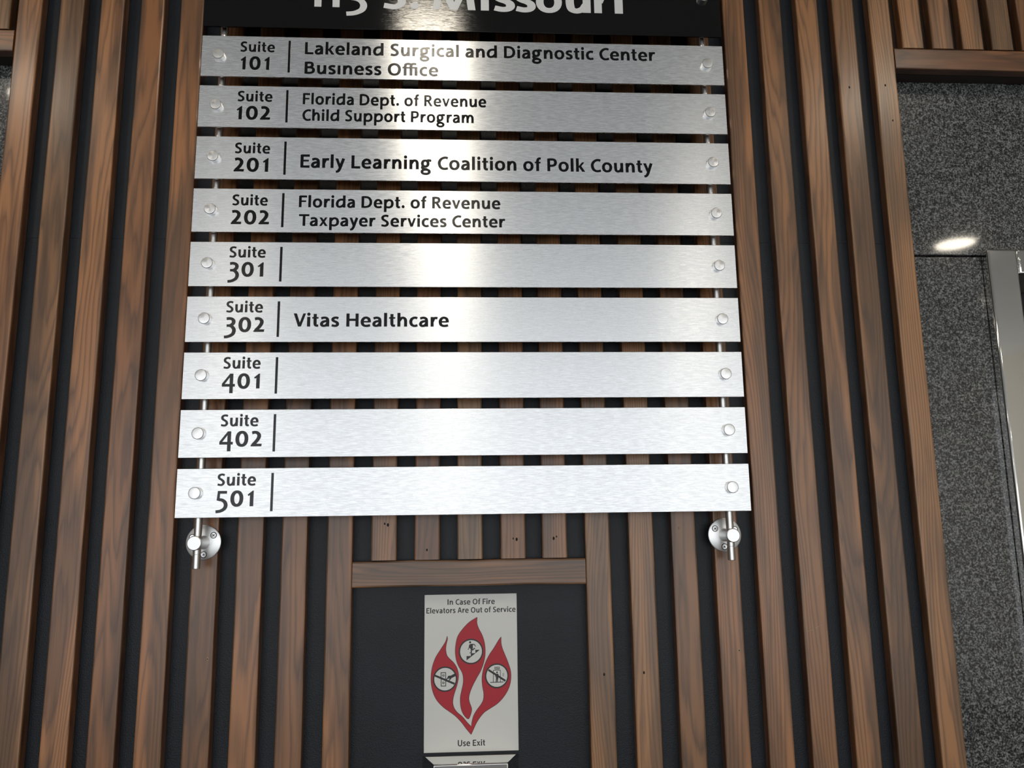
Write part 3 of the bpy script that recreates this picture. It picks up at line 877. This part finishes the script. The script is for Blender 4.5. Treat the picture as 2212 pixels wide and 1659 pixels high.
for (cx, cy, r, what) in ((977, 727, 210, 'stairs'), (506, 1212, 206, 'button'), (1436, 1175, 203, 'lift')):
    c = pz(cx, cy); R_ = r * K
    d = printed('pictogram_disc', [[circ(c[0], c[1], R_)]], PLASTIC, 3)
    ringp = [circ(c[0], c[1], R_)]
    q = pen_quads(circ(c[0], c[1], R_ - 5 * K), True, 12 * K, 12 * K)
    pol = [[x] for x in q]
    if what == 'stairs':
        pol += [[circ(*pz(962, 562), 19 * K, 16)], pp_((905, 808), (972, 808), (972, 760), (1055, 757), (1055, 700), (1135, 700), (895, 885), (895, 808)),
                pp_((950, 600), (985, 588), (1015, 596), (1010, 640), (1012, 668), (975, 690), (950, 660)),
                pbar(955, 605, 945, 655, 17), pbar(947, 650, 925, 695, 13), pbar(1000, 596, 1045, 606, 15), pbar(1040, 602, 1060, 640, 12),
                pbar(985, 660, 980, 752, 22), pbar(992, 752, 948, 752, 12), pbar(990, 672, 1012, 706, 22), pbar(1008, 706, 1038, 665, 16), pbar(1034, 664, 1050, 690, 12)]
    elif what == 'button':
        pol += frame_(435, 1095, 517, 1335, 13)
        for yy in (1146, 1276):
            a_ = pz(476, yy)
            pol += [[x] for x in pen_quads(circ(a_[0], a_[1], 19 * K, 20), True, 3.5 * K, 3.5 * K)]
            pol += [pbar(464, yy - 6, 476, yy + 6, 8), pbar(488, yy - 6, 476, yy + 6, 8), pbar(476, yy, 476, yy + 14, 8)]
        pol += [pbar(322, 1142, 675, 1300, 34)]
        pol += [pp_((690, 1112), (610, 1150), (560, 1156), (545, 1195), (524, 1208), (532, 1222), (562, 1205), (590, 1205), (572, 1232), (588, 1240), (625, 1195), (700, 1160))]
    else:
        pol += frame_(1400, 1018, 1482, 1056, 9) + [pbar(1441, 1018, 1441, 1056, 8), pbar(1413, 1048, 1413, 1030, 6), pbar(1413, 1031, 1427, 1031, 6), pbar(1427, 1030, 1427, 1048, 6),
                                                    pbar(1453, 1028, 1453, 1045, 6), pbar(1453, 1045, 1470, 1045, 6), pbar(1470, 1028, 1470, 1045, 6)]
        pol += [pbar(1372, 1076, 1502, 1076, 10), pbar(1374, 1072, 1370, 1285, 10), pbar(1500, 1072, 1500, 1285, 10), pbar(1315, 1291, 1558, 1288, 12),
                [circ(*pz(1440, 1113), 15 * K, 16)], pp_((1416, 1138), (1458, 1138), (1462, 1215), (1450, 1285), (1438, 1285), (1438, 1220), (1430, 1285), (1415, 1285), (1420, 1210)),
                pbar(1420, 1145, 1406, 1195, 10), pbar(1458, 1145, 1474, 1200, 10), pbar(1284, 1064, 1590, 1270, 34)]
        o = printed('call_box_mark', frame_(1542, 1135, 1562, 1182, 7) + [pbar(1542, 1158, 1562, 1158, 5)], simple('grey_print', (0.25, 0.25, 0.24), 0.5), 4)
    printed('pictogram', pol, INK, 4)

def fz(y): return fp(500, y)[1]
for txt, xa, xb, yb_, cp in (('!n Case Of Fire', 367, 790, 191, 47), ('Elevators Are Out of Service', 177, 977, 265, 46), ('Use Exit', 444, 690, 1464, 49)):
    pa, pb = fp(xa, yb_), fp(xb, yb_)
    lettering('notice_lettering', glyph_polys(txt, pa[0], pb[0], pa[1], fr(cp) / 1.38 * 1.04, bold=0.96), YS, INK, fs, 0.0001)

# ================================================================== CALL STATION under the notice
BX0, BX1, BZT = -0.0685, 0.0715, 1.2790
DEP = 0.047
cs = empty('call_station', ((BX0 + BX1) / 2, BY, BZT - 0.24), 'polished steel elevator call station under the fire notice, cut by the bottom edge', 'call station')
bm = bmesh.new()
ins = 0.0175
hw = (BX1 - BX0) / 2
Ht = 0.24
pts = [(-hw, 0, Ht), (hw, 0, Ht), (hw - ins, -DEP, Ht), (-hw + ins, -DEP, Ht), (-hw, 0, 0), (hw, 0, 0), (hw - ins, -DEP, 0), (-hw + ins, -DEP, 0)]
vs = [bm.verts.new(p) for p in pts]
for f in ((0, 1, 2, 3), (4, 7, 6, 5), (0, 4, 5, 1), (1, 5, 6, 2), (3, 7, 4, 0), (2, 6, 7, 3)):
    bm.faces.new([vs[i] for i in f])
link('housing', finish(bm, 'housing'), LEDGE, cs, (0, -0.0002, 0))
link('face_plate', box_mesh('cs_face', (-hw + ins - 0.0005, -0.004, 0.0), (hw - ins + 0.0005, 0, Ht + 0.0003), 0.0018, 3), MIRROR, cs, (0, -DEP - 0.0004, 0))
for zz in (0.07, 0.15):
    b_ = link('call_button', lathe_y('cb', [(0.0, -0.003), (0.011, -0.003), (0.012, -0.002), (0.012, 0.0)], 32), STEEL, cs, (0, -DEP - 0.0046, zz))

# ================================================================== DOWNLIGHTS in the lobby ceiling
def downlight(x, y, lab, r=0.085):
    o = empty('recessed_downlight', (x, y, CZ), lab, 'ceiling light', 'recessed ceiling downlights')
    link('trim_ring', lathe_z('trim', [(r, -0.002), (r + 0.004, -0.006), (r + 0.018, -0.003), (r + 0.02, -0.0005)], 40), WHITEV, o)
    link('lens', lathe_z('lens', [(0.0, -0.003), (r, -0.003)], 32), LENS, o)
for x, y, t in ((-0.10, -0.80, 'nearest the header plate, its glare on the black header'), (-0.07, -2.06, 'behind the camera, its glare on the word Revenue'),
                (1.25, -1.0, 'above the right slats, its glare on their upper faces'), (1.15, -2.65, 'making the warm streak on the right ends of the plates'),
                (2.36, -2.21, 'seen as the oval glare on the granite'), (-1.30, -3.25, 'glinting on the numbers of Suite 301'),
                (-1.3, -1.0, 'above the left slats'), (1.95, -4.5, 'far down the lobby on the right, added to strengthen the right streak'), (-1.95, -4.8, 'far down the lobby on the left, added to strengthen the left streak')):  # the two far lamps are added to strengthen the streaks on the plates
    downlight(x, y, 'round warm white ceiling downlight ' + t)
